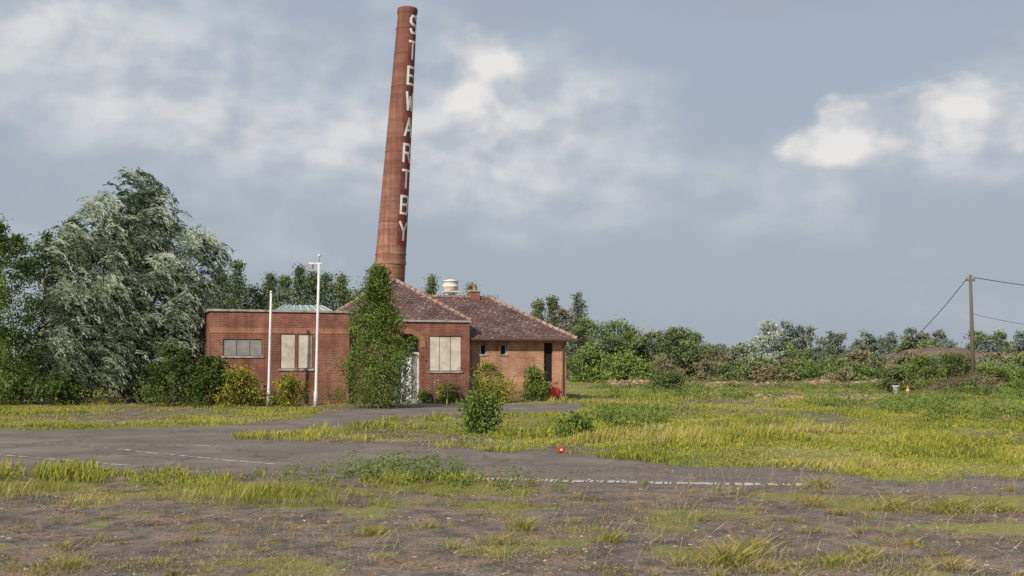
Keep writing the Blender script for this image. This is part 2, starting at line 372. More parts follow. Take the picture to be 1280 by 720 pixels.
# ------------------------------------------------------------ foliage
def leafquads(C,size,aspect,axis_dir=None,rand=1.):
    k=len(C); d=rng.normal(0,1,(k,3)); d/=np.linalg.norm(d,axis=1,keepdims=True)
    if axis_dir is not None:
        d=axis_dir*(1)+d*rand; d/=np.linalg.norm(d,axis=1,keepdims=True)
    r=rng.normal(0,1,(k,3)); s=np.cross(d,r); s/=np.linalg.norm(s,axis=1,keepdims=True)+1e-9
    sz=(size*rng.uniform(.6,1.3,k))[:,None]
    a=C-d*sz*.5; b_=C+d*sz*.5; w=s*sz*aspect*.5; nrm=np.cross(d,s)*sz*.12
    V=np.stack([a,C+w+nrm,b_,C-w+nrm],1)
    return V.reshape(-1,3),np.arange(k*4).reshape(k,4)
def assemble(name,LV,LF,LC,TV=None,TF=None,bark=None,loc=(0,0,0),leafm=None):
    V=np.concatenate([TV,LV]); F=np.concatenate([TF,LF+len(TV)])
    C=np.concatenate([np.full((len(TV),3),.08),LC]); mi=np.r_[np.zeros(len(TF)),np.ones(len(LF))]
    return fastmesh(name,V,F,[bark or M_bark,leafm or M_leaf],mi,C,loc=loc)
def crown_clumps(h,r,base,n,shape):
    t=rng.random(n)**.9
    prof={'oval':np.sin(np.pi*np.clip(t*.93+.07,0,1))**.6,'cone':(1-t)**.8*.95+.05,'round':np.sqrt(np.clip(1-(2*t-.75)**2/1.7,0.02,1)),
          'column':np.clip(np.sin(np.pi*(t*.8+.2)),0,1)**.5,'flame':np.clip(1.02-t**2.2,0.05,1)*(.75+.25*np.sin(np.pi*np.clip(t*1.3,0,1)))}[shape]
    a=rng.random(n)*2*math.pi; rr=np.sqrt(rng.random(n))*prof*r
    ph=rng.random()*6
    lump=.85+.25*np.sin(a*2+t*7+ph)*np.sin(a*3-t*5)+.12*rng.normal(0,1,n)
    rr=rr*lump
    return np.stack([rr*np.cos(a),rr*np.sin(a),base+(h-base)*t],-1),t
def tree(name,x,y,h,r,base=.15,shape='oval',n=60,lpc=70,leaf=.14,aspect=.55,clump=.35,pal=None,
         bark=None,trunk=.1,droop=0.,ret=False,lean=(0,0),limbs=26):
    C,t=crown_clumps(h-clump*.5,r,h*base,n,shape)
    C[:,0]+=lean[0]*t; C[:,1]+=lean[1]*t
    sizes=clump*rng.uniform(.6,1.4,n)*(1-.35*t)
    ci=np.repeat(np.arange(n),lpc); P=C[ci]+rng.normal(0,1,(n*lpc,3))*sizes[ci][:,None]*np.array([.55,.55,.42])
    if droop: P[:,2]-=np.abs(rng.normal(0,1,len(P)))*droop
    P[:,2]=np.maximum(P[:,2],.02)
    ad=None
    if droop: ad=np.tile(np.array([.3,0,-1.]),(len(P),1))
    V,F=leafquads(P,np.full(len(P),leaf),aspect,ad,.8)
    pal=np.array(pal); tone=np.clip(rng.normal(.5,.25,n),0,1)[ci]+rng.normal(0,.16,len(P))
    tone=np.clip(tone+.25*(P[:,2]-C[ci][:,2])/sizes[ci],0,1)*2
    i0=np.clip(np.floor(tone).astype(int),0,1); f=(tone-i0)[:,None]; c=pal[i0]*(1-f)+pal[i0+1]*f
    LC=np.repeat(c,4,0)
    paths=[]
    tp=np.array([(lean[0]*q*q+.06*r*math.sin(q*6),lean[1]*q*q+.05*r*math.cos(q*5),h*.93*q) for q in np.linspace(0,1,9)])
    paths.append((tp,trunk*(1-.9*np.linspace(0,1,9))))
    for k in rng.choice(n,min(n,limbs),replace=False):
        e=C[k]; zs=max(h*.06,e[2]-np.hypot(e[0],e[1])*.9-.2); q=min(zs/(h*.93),.95)
        s=np.array([np.interp(q,np.linspace(0,1,9),tp[:,j]) for j in range(3)])
        mid=(s+e)/2+np.array([0,0,.12*r]); rr=trunk*.38*(1-q*.6)
        paths.append((np.array([s,mid*.6+s*.4,mid*.6+e*.4,e]),[rr,rr*.7,rr*.45,rr*.15]))
    TV,TF=tubes(paths,5)
    if ret: 
        off=np.array([x,y,0]); return V+off,F,LC,TV+off,TF
    return assemble(name,V,F,LC,TV,TF,bark,loc=(x,y,0))
def forest(name,L,**kw):
    n=0;tn=0;LVs=[];LFs=[];LCs=[];TVs=[];TFs=[]
    for (bx,Y,h,r,shape,pal) in L:
        V,F,C,TV,TF=tree('x',bx*Y,Y,h,r,shape=shape,pal=pal,ret=True,limbs=12,**kw)
        LVs.append(V);LFs.append(F+n);LCs.append(C);n+=len(V);TVs.append(TV);TFs.append(TF+tn);tn+=len(TV)
    return assemble(name,np.concatenate(LVs),np.concatenate(LFs),np.concatenate(LCs),np.concatenate(TVs),np.concatenate(TFs),leafm=M_far)
def P_(*c,k=1.): return tuple(tuple(v*k for v in q) for q in c)
DK=P_((.04,.06,.02),(.085,.125,.035),(.14,.19,.055)); MD=P_((.065,.095,.024),(.14,.20,.048),(.22,.285,.075))
YG=P_((.10,.13,.025),(.22,.25,.05),(.46,.40,.05)); FAR_HAZE=P_((.085,.105,.08),(.13,.155,.11),(.18,.205,.14)); SIL=P_((.18,.22,.17),(.32,.37,.29),(.46,.50,.42))  # far palette is greyed, aerial haze put into the leaf colours
BR=P_((.09,.09,.055),(.17,.155,.085),(.25,.21,.115)); BLU_HAZE=P_((.12,.15,.15),(.155,.185,.18),(.195,.225,.21))  # bluish palette has distance haze tinted into the leaf colours
P2=P_((.07,.098,.042),(.125,.16,.062),(.19,.23,.09)); CON=P_((.05,.075,.037),(.09,.12,.052),(.135,.17,.075))

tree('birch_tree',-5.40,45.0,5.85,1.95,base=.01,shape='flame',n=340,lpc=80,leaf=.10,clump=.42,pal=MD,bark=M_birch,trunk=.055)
def willow(name,x,y):
    lobes=[(0.4,9.2,.8,1.3),(-.9,8.3,.9,1.1),(-2.3,6.9,1.0,1.2),(1.4,8.0,.75,.9),(2.9,7.2,.55,.8),(0.1,6.9,1.5,1.4),(1.8,5.6,1.2,1.1),(-.6,4.9,1.8,1.5),
           (-2.6,4.5,1.2,1.4),(2.6,4.3,.9,1.1),(0.6,3.0,1.9,1.4),(-2.1,2.4,1.6,1.6),(2.1,2.3,1.1,1.2),(3.5,6.5,.3,.8),(.2,1.3,2.2,.9),(3.1,5.2,.35,.5)]
    SP=[];SD=[];SC=[];paths=[]
    for (lx,lz,rx,rz) in lobes:
        ns=int(84*rx*rz**.8); lt=rng.normal(0,.14)
        for s in range(ns):
            v=rng.normal(0,1,3); v/=np.linalg.norm(v); q=rng.random()**.4
            p=np.array([lx,rng.normal(0,.5),lz])+v*q*np.array([rx,1.9,rz])
            up=.25+1.1*rng.random(); L=rng.uniform(.6,1.5)
            tone=np.clip(.44+.34*v[2]-.14*v[0]+lt+rng.normal(0,.2),0,1)  # lighter tops and left side painted into the leaf tone
            m=32; tt=np.linspace(0,1,m)
            px=p[0]-.4+L*tt*.85; pz=p[2]+L*(up*.65*tt-1.0*tt**2.1); py=p[1]+L*tt*rng.normal(0,.25)
            P=np.stack([px,py,pz],-1)+rng.normal(0,.055,(m,3)); P[:,2]=np.maximum(P[:,2],.05)
            D=np.stack([np.full(m,.85),np.zeros(m),up*.65-2.1*tt**1.1],-1)
            SP.append(P);SD.append(D/np.linalg.norm(D,axis=1,keepdims=True));SC.append(np.clip(tone+rng.normal(0,.13,m)+.2*tt,0,1))
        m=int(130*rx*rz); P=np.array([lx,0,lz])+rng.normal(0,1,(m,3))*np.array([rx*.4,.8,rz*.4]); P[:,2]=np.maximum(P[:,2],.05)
        SP.append(P);SD.append(np.tile([.6,0,-.8],(m,1)));SC.append(np.clip(rng.normal(0.05,.08,m),0,1))  # inner leaves coloured dark as painted shade for gaps in the crown
        st=np.array([.1*lx,0,.3]); e=np.array([lx,rng.normal(0,.4),lz+rz*.5]); mid=st*.5+e*.5+np.array([-.25*lx,0,.3])
        paths.append((np.array([st,st*.6+mid*.4,mid,mid*.5+e*.5,e]),[.15,.11,.08,.05,.012]))
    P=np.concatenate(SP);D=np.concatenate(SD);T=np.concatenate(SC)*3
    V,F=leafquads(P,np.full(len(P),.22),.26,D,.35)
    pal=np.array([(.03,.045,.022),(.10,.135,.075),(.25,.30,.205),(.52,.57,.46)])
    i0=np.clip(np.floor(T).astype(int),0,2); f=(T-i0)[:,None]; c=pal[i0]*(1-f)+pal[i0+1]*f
    TV,TF=tubes(paths,6); print('willow leaves',len(P))
    return assemble(name,V,F,np.repeat(c,4,0),TV,TF,M_bark,loc=(x,y,0))
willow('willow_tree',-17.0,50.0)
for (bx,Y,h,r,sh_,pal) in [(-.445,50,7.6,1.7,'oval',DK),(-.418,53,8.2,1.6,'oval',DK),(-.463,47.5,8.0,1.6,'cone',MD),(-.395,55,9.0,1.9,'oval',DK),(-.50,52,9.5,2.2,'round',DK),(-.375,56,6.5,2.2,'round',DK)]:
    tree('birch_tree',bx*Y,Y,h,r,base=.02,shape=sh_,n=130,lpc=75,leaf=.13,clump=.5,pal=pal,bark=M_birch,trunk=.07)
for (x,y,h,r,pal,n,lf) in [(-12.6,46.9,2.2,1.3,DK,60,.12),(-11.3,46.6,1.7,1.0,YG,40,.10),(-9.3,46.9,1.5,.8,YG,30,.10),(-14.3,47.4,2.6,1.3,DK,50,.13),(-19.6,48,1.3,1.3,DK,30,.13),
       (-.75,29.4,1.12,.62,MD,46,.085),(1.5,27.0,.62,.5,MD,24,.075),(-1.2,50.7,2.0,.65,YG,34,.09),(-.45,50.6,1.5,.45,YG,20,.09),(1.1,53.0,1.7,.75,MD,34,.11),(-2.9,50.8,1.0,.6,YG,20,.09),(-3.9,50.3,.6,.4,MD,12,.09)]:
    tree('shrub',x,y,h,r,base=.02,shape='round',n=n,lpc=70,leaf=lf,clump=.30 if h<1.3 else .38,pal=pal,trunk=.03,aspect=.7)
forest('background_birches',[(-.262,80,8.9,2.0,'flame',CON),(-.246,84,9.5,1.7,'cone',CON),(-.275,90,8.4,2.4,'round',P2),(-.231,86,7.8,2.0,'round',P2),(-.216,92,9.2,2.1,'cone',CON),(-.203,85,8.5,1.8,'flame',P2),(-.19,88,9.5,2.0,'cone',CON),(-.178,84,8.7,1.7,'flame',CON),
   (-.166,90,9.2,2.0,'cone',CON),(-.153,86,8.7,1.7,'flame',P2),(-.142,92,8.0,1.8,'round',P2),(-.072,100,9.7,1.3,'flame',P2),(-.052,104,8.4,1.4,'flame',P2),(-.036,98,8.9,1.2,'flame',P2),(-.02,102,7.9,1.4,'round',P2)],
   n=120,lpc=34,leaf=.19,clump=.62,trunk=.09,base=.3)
forest('mid_distance_trees',[(.024,108,8.0,1.5,'flame',P2),(.036,112,8.4,1.7,'cone',CON),(.047,110,7.2,1.6,'round',BR),(.059,108,9.0,1.7,'cone',FAR_HAZE),(.066,106,6.0,1.8,'round',P2),
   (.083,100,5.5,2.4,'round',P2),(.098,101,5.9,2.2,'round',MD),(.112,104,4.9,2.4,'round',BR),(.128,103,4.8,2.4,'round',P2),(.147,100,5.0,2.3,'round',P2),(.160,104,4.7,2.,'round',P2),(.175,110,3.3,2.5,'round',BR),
   (.190,112,3.1,2.6,'round',FAR_HAZE),(.206,116,3.6,2.4,'round',P2),(.229,112,6.1,1.9,'oval',SIL),(.222,115,4.6,2.1,'round',SIL),(.243,114,3.8,2.4,'round',MD),(.256,112,3.2,2.,'round',P2),(.268,116,3.0,2.4,'round',FAR_HAZE),
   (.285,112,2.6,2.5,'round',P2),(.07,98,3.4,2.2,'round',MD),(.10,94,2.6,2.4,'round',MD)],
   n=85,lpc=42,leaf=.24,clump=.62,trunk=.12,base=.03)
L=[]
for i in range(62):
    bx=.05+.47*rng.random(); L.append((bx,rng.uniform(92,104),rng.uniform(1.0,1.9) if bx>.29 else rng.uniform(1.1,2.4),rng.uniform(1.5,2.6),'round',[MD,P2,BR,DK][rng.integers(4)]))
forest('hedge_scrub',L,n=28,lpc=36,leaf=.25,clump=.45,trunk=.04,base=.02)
L=[(.245,185,8.6,4.,'round',BLU_HAZE),(.262,190,8.0,4.,'round',FAR_HAZE),(.23,200,6.5,4,'round',BLU_HAZE)]
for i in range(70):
    bx=.0+.52*i/70+rng.normal(0,.003); L.append((bx,rng.uniform(185,240),rng.uniform(3.6,5.6),rng.uniform(3,5),'round',BLU_HAZE if rng.random()<.6 else FAR_HAZE))
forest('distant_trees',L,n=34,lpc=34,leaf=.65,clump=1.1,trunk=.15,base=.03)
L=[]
for i in range(36): L.append((-.6+.62*rng.random(),rng.uniform(120,170),rng.uniform(4,6.5),rng.uniform(3,5),'round',FAR_HAZE))
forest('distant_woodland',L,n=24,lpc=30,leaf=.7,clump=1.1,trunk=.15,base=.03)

def weeds(name,pts,leaf,pal):
    LV=[];LF=[];LC=[];n=0; pal=np.array(pal)
    for (x,y,h,r,m) in pts:
        P=np.stack([x+rng.normal(0,r*.45,m),y+rng.normal(0,r*.45,m),np.abs(rng.beta(1.4,1.2,m))*h],-1)
        D=np.tile([.2,0,.7],(m,1)); V,F=leafquads(P,np.full(m,leaf),.5,D,.9)
        t=np.clip(rng.random()*.8+P[:,2]/h*.5+rng.normal(0,.15,m),0,1)*2; i0=np.clip(np.floor(t).astype(int),0,1); f=(t-i0)[:,None]
        LC.append(np.repeat(pal[i0]*(1-f)+pal[i0+1]*f,4,0)); LV.append(V);LF.append(F+n);n+=len(V)
    return fastmesh(name,np.concatenate(LV),np.concatenate(LF),[M_leaf],None,np.concatenate(LC))
pts=[]
for i in range(640):
    Y=rng.uniform(27,76); bx=rng.uniform(.08,.5)
    if fbm(np.array(bx*Y*.12),np.array(Y*.12+3),3)<.47: continue
    pts.append((bx*Y,Y,rng.uniform(.25,.65),rng.uniform(.3,.9),int(rng.uniform(60,120))))
weeds('tall_weeds',pts,.11,MD)
pts=[(rng.uniform(-2.9,-.9),rng.uniform(17.2,18.2),rng.uniform(.25,.5),.18,60) for i in range(30)]+[(rng.uniform(-9,1),rng.uniform(16.0,18.3),rng.uniform(.10,.28),.18,40) for i in range(60)]
weeds('nettle_patch',pts,.05,MD)
pts=[]
for i in range(420):
    Y=rng.uniform(20,50); bx=rng.uniform(-.45,.46); X=bx*Y
    if float(grassiness(np.array(X),np.array(Y)))<.3: continue
    pts.append((X,Y,rng.uniform(.12,.40),rng.uniform(.12,.3),30))
weeds('docks_and_ragwort',pts,.065,YG)
pts=[]
for i in range(340):
    if i<200: q=cl[rng.integers(26)]; Y=q[1]+rng.normal(0,.5); X_=q[0]*q[1]+rng.normal(0,1.)
    else: Y=rng.uniform(9.5,17); X_=rng.uniform(-.47,.47)*Y
    pts.append((X_,Y,rng.uniform(.02,.10),rng.uniform(.08,.35),int(rng.uniform(20,80))))
weeds('low_weeds',pts,.024,((.11,.11,.04),(.22,.20,.07),(.38,.29,.15)))
pts=[]
for i in range(190):
    bx=rng.uniform(-.45,.5); Y=rng.uniform(12.5,18.5)
    pts.append((bx*Y,Y,rng.uniform(.08,.30),.07,20))
weeds('dock_seed_heads',pts,.028,((.18,.09,.055),(.30,.18,.10),(.40,.27,.16)))

def stalks(name,n,mat):
    paths=[]
    for i in range(n):
        Y=rng.uniform(9.5,18.5); X=rng.uniform(-.5,.5)*Y
        if fbm(np.array(X*1.1+77),np.array(Y*1.1+11),3)<.47 and rng.random()<.75: continue
        h=rng.uniform(.06,.25); lx,ly=rng.normal(0,.4,2)*h
        paths.append((np.array([(X,Y,0),(X+lx*.4,Y+ly*.4,h*.6),(X+lx,Y+ly,h)]),[.002,.0016,.004]))
    V,F=tubes(paths,3); return fastmesh(name,V,F,[mat])
stalks('dry_stalks',1000,plain('dry_stalk',(.34,.24,.15),.95,var=.4))

def debris(name,X,Y,s,cols,z=None,flat=.5):
    k=len(X); base=np.array([(-1,-1,0),(1,-1,0),(1,1,0),(-1,1,0),(-.7,-.8,1),(.8,-.7,1),(.7,.8,1),(-.8,.7,1)],float)
    V=np.repeat(base[None],k,0)*rng.uniform(.6,1.3,(k,8,3)); V*=np.stack([s,s*rng.uniform(.5,1,k),s*flat*2*rng.uniform(.4,1,k)],-1)[:,None,:]
    a=rng.random(k)*6.28; c,s_=np.cos(a)[:,None],np.sin(a)[:,None]
    x=V[:,:,0]*c-V[:,:,1]*s_; y=V[:,:,0]*s_+V[:,:,1]*c; tilt=rng.normal(0,.3,k)[:,None]
    zz=V[:,:,2]+x*tilt
    if z is None: z=height(X,Y)-.005
    V=np.stack([x+X[:,None],y+Y[:,None],zz+z[:,None]],-1)
    f=np.array([(0,3,2,1),(4,5,6,7),(0,1,5,4),(1,2,6,5),(2,3,7,6),(3,0,4,7)])
    F=(np.arange(k)[:,None,None]*8+f[None]).reshape(-1,4)
    C=np.array(cols)[rng.integers(0,len(cols),k)]*rng.uniform(.6,1.3,(k,1))
    return fastmesh(name,V.reshape(-1,3),F,[M_rub],None,np.repeat(C,8,0))
k=34000; Y=9+10.5*rng.random(k)**1.1; X=rng.uniform(-.52,.52,k)*Y
nn_=fbm(X*.9+31,Y*.9,4); kp=rng.random(k)<sstep(.43,.60,nn_)*.9+.06; X=X[kp];Y=Y[kp]
debris('yard_debris',X,Y,.006+.024*rng.random(len(X))**3.5,[(.17,.12,.09),(.27,.20,.15),(.14,.12,.10),(.40,.33,.27),(.24,.13,.09),(.10,.08,.06)],flat=.25)
k=7000; t=rng.random(k); bx=.085+.28*t; Y=84+rng.normal(0,1.4,k)+2*np.sin(t*9); X=bx*Y
hz=.36*np.exp(-((Y-84-2*np.sin(t*9))/1.5)**2)*(.1+1.4*fbm(X*.35,Y*0+2,3)); 
debris('brick_rubble_bank',X,Y,rng.uniform(.05,.17,k),[(.36,.15,.10),(.42,.23,.16),(.28,.12,.08),(.44,.37,.31),(.24,.18,.14),(.16,.13,.10)],z=hz*rng.random(k)**.4)
pts=[]
for i in range(150):
    bx=rng.uniform(.08,.46); Y=rng.uniform(86,92) if rng.random()<.5 else rng.uniform(74,84); pts.append((bx*Y,Y,rng.uniform(.2,.6),rng.uniform(.5,1.4),80))
weeds('bramble_scrub',pts,.16,P2)
k=1500; Y=rng.uniform(56,62,k)*1.0; X=rng.normal(.30,.03,k)*Y
debris('brick_scatter',X,Y,rng.uniform(.03,.1,k),[(.34,.17,.11),(.3,.25,.2)],z=np.zeros(k))

mx=np.linspace(34,150,110); my=np.linspace(112,165,44); MX,MY=np.meshgrid(mx,my)
ridge=.35+.95*fbm(MX*.11+4,MY*.10,4)
MZ=3.1*sstep(34,52,MX)*sstep(112,134,MY)*sstep(165,150,MY)*ridge-.1
MZ+=1.6*(fbm(MX*.3,MY*.3,4)-.5)*sstep(34,52,MX)*sstep(112,122,MY)
ii=np.arange(MX.size).reshape(MX.shape); Fm=np.stack([ii[:-1,:-1],ii[:-1,1:],ii[1:,1:],ii[1:,:-1]],-1).reshape(-1,4)
M_earth=plain('clay_earth',(.17,.11,.092),.95,var=.5,scale=.35,stain=(.11,.105,.065))
fastmesh('earth_mound',np.stack([MX,MY,MZ],-1).reshape(-1,3),Fm,[M_earth],smooth=True)
L=[(rng.uniform(.28,.55),rng.uniform(152,175),rng.uniform(4.6,6.8),rng.uniform(1.5,3.0),['round','oval','cone'][rng.integers(3)],[FAR_HAZE,BLU_HAZE,P2][rng.integers(3)]) for i in range(40)]
L+=[(rng.uniform(.29,.52),rng.uniform(106,116),rng.uniform(1.6,3.0),rng.uniform(1.5,2.8),'round',[FAR_HAZE,P2,BR][rng.integers(3)]) for i in range(26)]
forest('mound_trees',L,n=38,lpc=36,leaf=.38,clump=.7,trunk=.12,base=.12)

# ------------------------------------------------------------ building
bld=empty('brick_works_building',(-1.97,52,0),math.radians(20))
def facade(name,u0,u1,v,z0,z1,ops,mat,parent,rev=.14):
    us=sorted({u0,u1,*[o[0] for o in ops],*[o[1] for o in ops]}); zs=sorted({z0,z1,*[o[2] for o in ops],*[o[3] for o in ops]})
    V=[];F=[]
    def q(a): 
        n=len(V); V.extend(a); F.append((n,n+1,n+2,n+3))
    for i in range(len(us)-1):
        for j in range(len(zs)-1):
            cu=(us[i]+us[i+1])/2; cz=(zs[j]+zs[j+1])/2
            if any(o[0]<cu<o[1] and o[2]<cz<o[3] for o in ops): continue
            q([(us[i],v,zs[j]),(us[i+1],v,zs[j]),(us[i+1],v,zs[j+1]),(us[i],v,zs[j+1])])
    for a,b_,c,d in ops:
        q([(a,v,c),(a,v,d),(a,v+rev,d),(a,v+rev,c)]); q([(b_,v,c),(b_,v+rev,c),(b_,v+rev,d),(b_,v,d)])
        q([(a,v,c),(a,v+rev,c),(b_,v+rev,c),(b_,v,c)]); q([(a,v,d),(b_,v,d),(b_,v+rev,d),(a,v+rev,d)])
    return pymesh(name,V,F,mat,parent)
W=-.35
facade('wing_front_wall',-11.7,-5.7,W,0,4.0,[(-11.15,-9.5,2.1,2.82),(-8.72,-8.08,1.55,3.05),(-7.98,-7.34,1.55,3.05)],M_brick,bld)
box('wing_body',-11.69,-5.71,W+.16,9,0,3.99,M_brick,bld)
boxes('wing_side_returns',[(-11.7,-11.69,W,W+.16,0,4.0),(-5.71,-5.7,W,W+.16,0,4.0)],M_brick,bld)
boxes('wing_coping',[(-11.78,-5.62,W-.07,W+.28,4.003,4.09),(-11.78,-11.5,W+.28,9,4.003,4.09),(-5.9,-5.62,W+.28,9,4.003,4.09)],M_coping,bld)
boxes('soldier_course',[(-11.7,-5.7,W-.012,W,3.05+.02,3.05+.24)],M_arch,bld)
boxes('window_boards',[(-8.70,-8.10,W+.04,W+.07,1.56,3.04),(-7.96,-7.36,W+.05,W+.08,1.57,3.04)],M_board,bld)
box('grey_window_board',-11.13,-9.52,W+.05,W+.08,2.11,2.81,M_grey,bld)
boxes('window_sills',[(-8.8,-7.26,W-.05,W+.05,1.46,1.545),(-11.2,-9.45,W-.05,W+.05,2.01,2.095)],M_coping,bld)
boxes('window_bars',[(-10.62,-10.59,W+.02,W+.048,2.11,2.81),(-10.07,-10.04,W+.02,W+.048,2.11,2.81)],M_grey,bld)
V=[(-8.7,1.2,4.05),(-6.0,1.2,4.05),(-6.0,4,4.05),(-8.7,4,4.05),(-8.2,2.3,4.45),(-6.5,2.3,4.45),(-6.5,2.9,4.45),(-8.2,2.9,4.45)]
pymesh('roof_light',V,[(0,1,5,4),(1,2,6,5),(2,3,7,6),(3,0,4,7),(4,5,6,7)],M_glass,bld)
gb=[]
for i in range(8):
    u=-8.7+2.7*i/7; u2=-8.2+1.7*i/7; gb.append((np.array([(u,1.19,4.06),(u2,2.29,4.465)]),[.02,.02]))
TV,TF=tubes(gb,4); fastmesh('roof_light_bars',TV,TF,[M_post],parent=bld)
def archpts(uc,r,zs,n=16): return [(uc-r*math.cos(math.pi*i/n),zs+r*math.sin(math.pi*i/n)) for i in range(n+1)]
ap=archpts(-2.95,.62,2.5)
H1=3.66
V=[];F=[]
def addq(a):
    n=len(V); V.extend(a); F.append(tuple(range(n,n+len(a))))
wins=[(-1.93,-.40,1.42,3.02)]
for i in range(16):
    (ua,za),(ub,zb)=ap[i],ap[i+1]; addq([(ua,0,za),(ub,0,zb),(ub,0,H1),(ua,0,H1)]); addq([(ua,0,za),(ua,.45,za),(ub,.45,zb),(ub,0,zb)])
addq([(-5.7,0,0),(-3.57,0,0),(-3.57,0,H1),(-5.7,0,H1)])
addq([(-3.57,0,0),(-3.57,.45,0),(-3.57,.45,2.5),(-3.57,0,2.5)]); addq([(-2.33,0,0),(-2.33,0,2.5),(-2.33,.45,2.5),(-2.33,.45,0)])
pymesh('entrance_front_wall',V,F,M_brick,bld)
facade('entrance_window_wall',-2.33,0,0,0,H1,wins,M_brick,bld)
box('entrance_side_wall',-.3,0,.003,7.4,0,H1-.002,M_brick,bld)
box('entrance_back_wall',-5.7,-.3,7.1,7.4,0,H1-.002,M_brick,bld)
box('entrance_inner_wall',-5.6,-.31,.46,.5,0,3.6,M_brick,bld)
boxes('entrance_door',[(-3.52,-2.75,.36,.41,0.05,2.15)],M_white,bld)
boxes('door_frame',[(-3.57,-3.52,.33,.43,0,2.2),(-2.75,-2.68,.33,.43,0,2.2),(-3.57,-2.33,.33,.43,2.2,2.28),(-2.40,-2.33,.33,.43,0,2.2)],M_post,bld)
boxes('fanlight_dark_panel',[(-3.5,-2.4,.38,.41,2.29,2.9)],M_dark,bld)  # near-black panel stands in for the shaded inside of the arch
boxes('side_light_board',[(-2.67,-2.41,.38,.41,.05,2.19)],M_grey,bld)
V=[];F=[]
for i in range(17):
    th=math.pi*i/16
    for rr in (.62,.86):
        V.append((-2.95-rr*math.cos(th),-.025,2.5+rr*math.sin(th)))
for i in range(16): F.append((2*i,2*i+1,2*i+3,2*i+2))
nV=len(V); V+=[(a,.0,c) for a,b_,c in V[:nV]]
for i in range(16): F.append((2*i+1,2*i+1+nV,2*i+3+nV,2*i+3)); F.append((2*i,2*i+2,2*i+2+nV,2*i+nV))
pymesh('door_arch_ring',V,F,M_arch,bld)
boxes('entrance_window_boards',[(-1.91,-1.45,.04,.07,1.44,3.0),(-1.42,-.92,.05,.08,1.44,3.0),(-.89,-.42,.04,.07,1.44,3.0)],M_board,bld)
box('entrance_sill',-2.0,-.33,-.05,.06,1.33,1.415,M_coping,bld)
boxes('entrance_coping',[(-5.7,.08,-.08,.2,H1+.002,H1+.09),(-.2,.08,.2,7.4,H1+.002,H1+.09)],M_coping,bld)
box('door_step',-3.7,-2.2,-.6,-.003,0,.14,M_conc,bld,.01)
def hip(name,u0,u1,v0,v1,ze,zr,along,mat,parent):
    if along=='v':
        hw=(u1-u0)/2; A=((u0+u1)/2,v0+hw,zr); B=((u0+u1)/2,v1-hw,zr)
        faces=[[(u0,v0,ze),(u1,v0,ze),A],[(u1,v0,ze),(u1,v1,ze),B,A],[(u1,v1,ze),(u0,v1,ze),B],[(u0,v1,ze),(u0,v0,ze),A,B]]
    else:
        hw=(v1-v0)/2; A=(u0+hw,(v0+v1)/2,zr); B=(u1-hw,(v0+v1)/2,zr)
        faces=[[(u0,v0,ze),(u1,v0,ze),B,A],[(u1,v0,ze),(u1,v1,ze),B],[(u1,v1,ze),(u0,v1,ze),A,B],[(u0,v1,ze),(u0,v0,ze),A]]
    V=[];F=[];uv=[]
    for f in faces:
        n=len(V); V+=f; F.append(tuple(range(n,n+len(f))))
        a=Vector(f[0]); e=(Vector(f[1])-a).normalized(); nr=e.cross(Vector(f[2])-a).normalized(); s=nr.cross(e)
        uv+=[((Vector(p)-a).dot(e),(Vector(p)-a).dot(s)) for p in f]
    o=pymesh(name,V,F,mat,parent,uv)
    c=[(u0,v0,ze),(u1,v0,ze),(u1,v1,ze),(u0,v1,ze)]
    near=[(c[0],A),(c[1],A if along=='v' else B),(c[2],B),(c[3],B if along=='v' else A),(A,B)]
    paths=[]
    for p,q in near:
        L_=(Vector(q)-Vector(p)).length; m=max(2,int(L_/.33)); 
        for i in range(m):
            a=Vector(p).lerp(Vector(q),i/m); b_=Vector(p).lerp(Vector(q),(i+.93)/m)
            paths.append((np.array([tuple(a),tuple(b_)])+np.array([0,0,.01+.012*random.random()]),[.105,.09]))
    TV,TF=tubes(paths,8); fastmesh(name+'_ridge_tiles',TV,TF,[M_ridge],parent=parent)
    return o
hip('entrance_roof',-5.75,.12,.1,7.6,H1+.08,5.78,'v',M_tile,bld)
R0,R1,E=.6,6.4,2.92
facade('range_front_wall',.0,5.1,R0,0,E,[(.72,1.05,2.2,2.62),(1.72,2.05,2.2,2.62),(3.95,4.4,.9,2.75)],M_brick2,bld)
boxes('range_body',[(-3,5.09,R0+.16,R1,0,E-.01)],M_brick2,bld)
boxes('range_return',[(5.085,5.1,R0,R0+.17,0,E)],M_brick2,bld)
boxes('range_dark_windows',[(.73,1.04,R0+.1,R0+.13,2.21,2.61),(1.73,2.04,R0+.1,R0+.13,2.21,2.61),(3.96,4.39,R0+.1,R0+.13,.91,2.74)],M_dark,bld)
boxes('range_window_frames',[(.73,.77,R0+.06,R0+.1,2.21,2.61),(1.0,1.04,R0+.06,R0+.1,2.21,2.61),(1.73,1.77,R0+.06,R0+.1,2.21,2.61),(2.0,2.04,R0+.06,R0+.1,2.21,2.61)],M_post,bld)
boxes('range_lintels',[(.62,1.15,R0-.02,R0,2.64,2.80),(1.62,2.15,R0-.02,R0,2.64,2.80),(3.85,4.5,R0-.02,R0,2.76,2.88)],M_arch,bld)
boxes('range_sills',[(.66,1.11,R0-.04,R0+.05,2.13,2.195),(1.66,2.11,R0-.04,R0+.05,2.13,2.195)],M_coping,bld)
hip('range_roof',-4.5,5.5,R0-.42,R1+.42,E+.02,5.02,'u',M_tile,bld)
boxes('range_gutter',[(.1,5.5,R0-.5,R0-.425,E-.06,E+.03),(5.505,5.58,R0-.5,R1+.45,E-.06,E+.03)],M_iron,bld)
boxes('range_soffit',[(.05,5.48,R0-.41,R0-.003,E-.06,E-.02)],M_coping,bld)
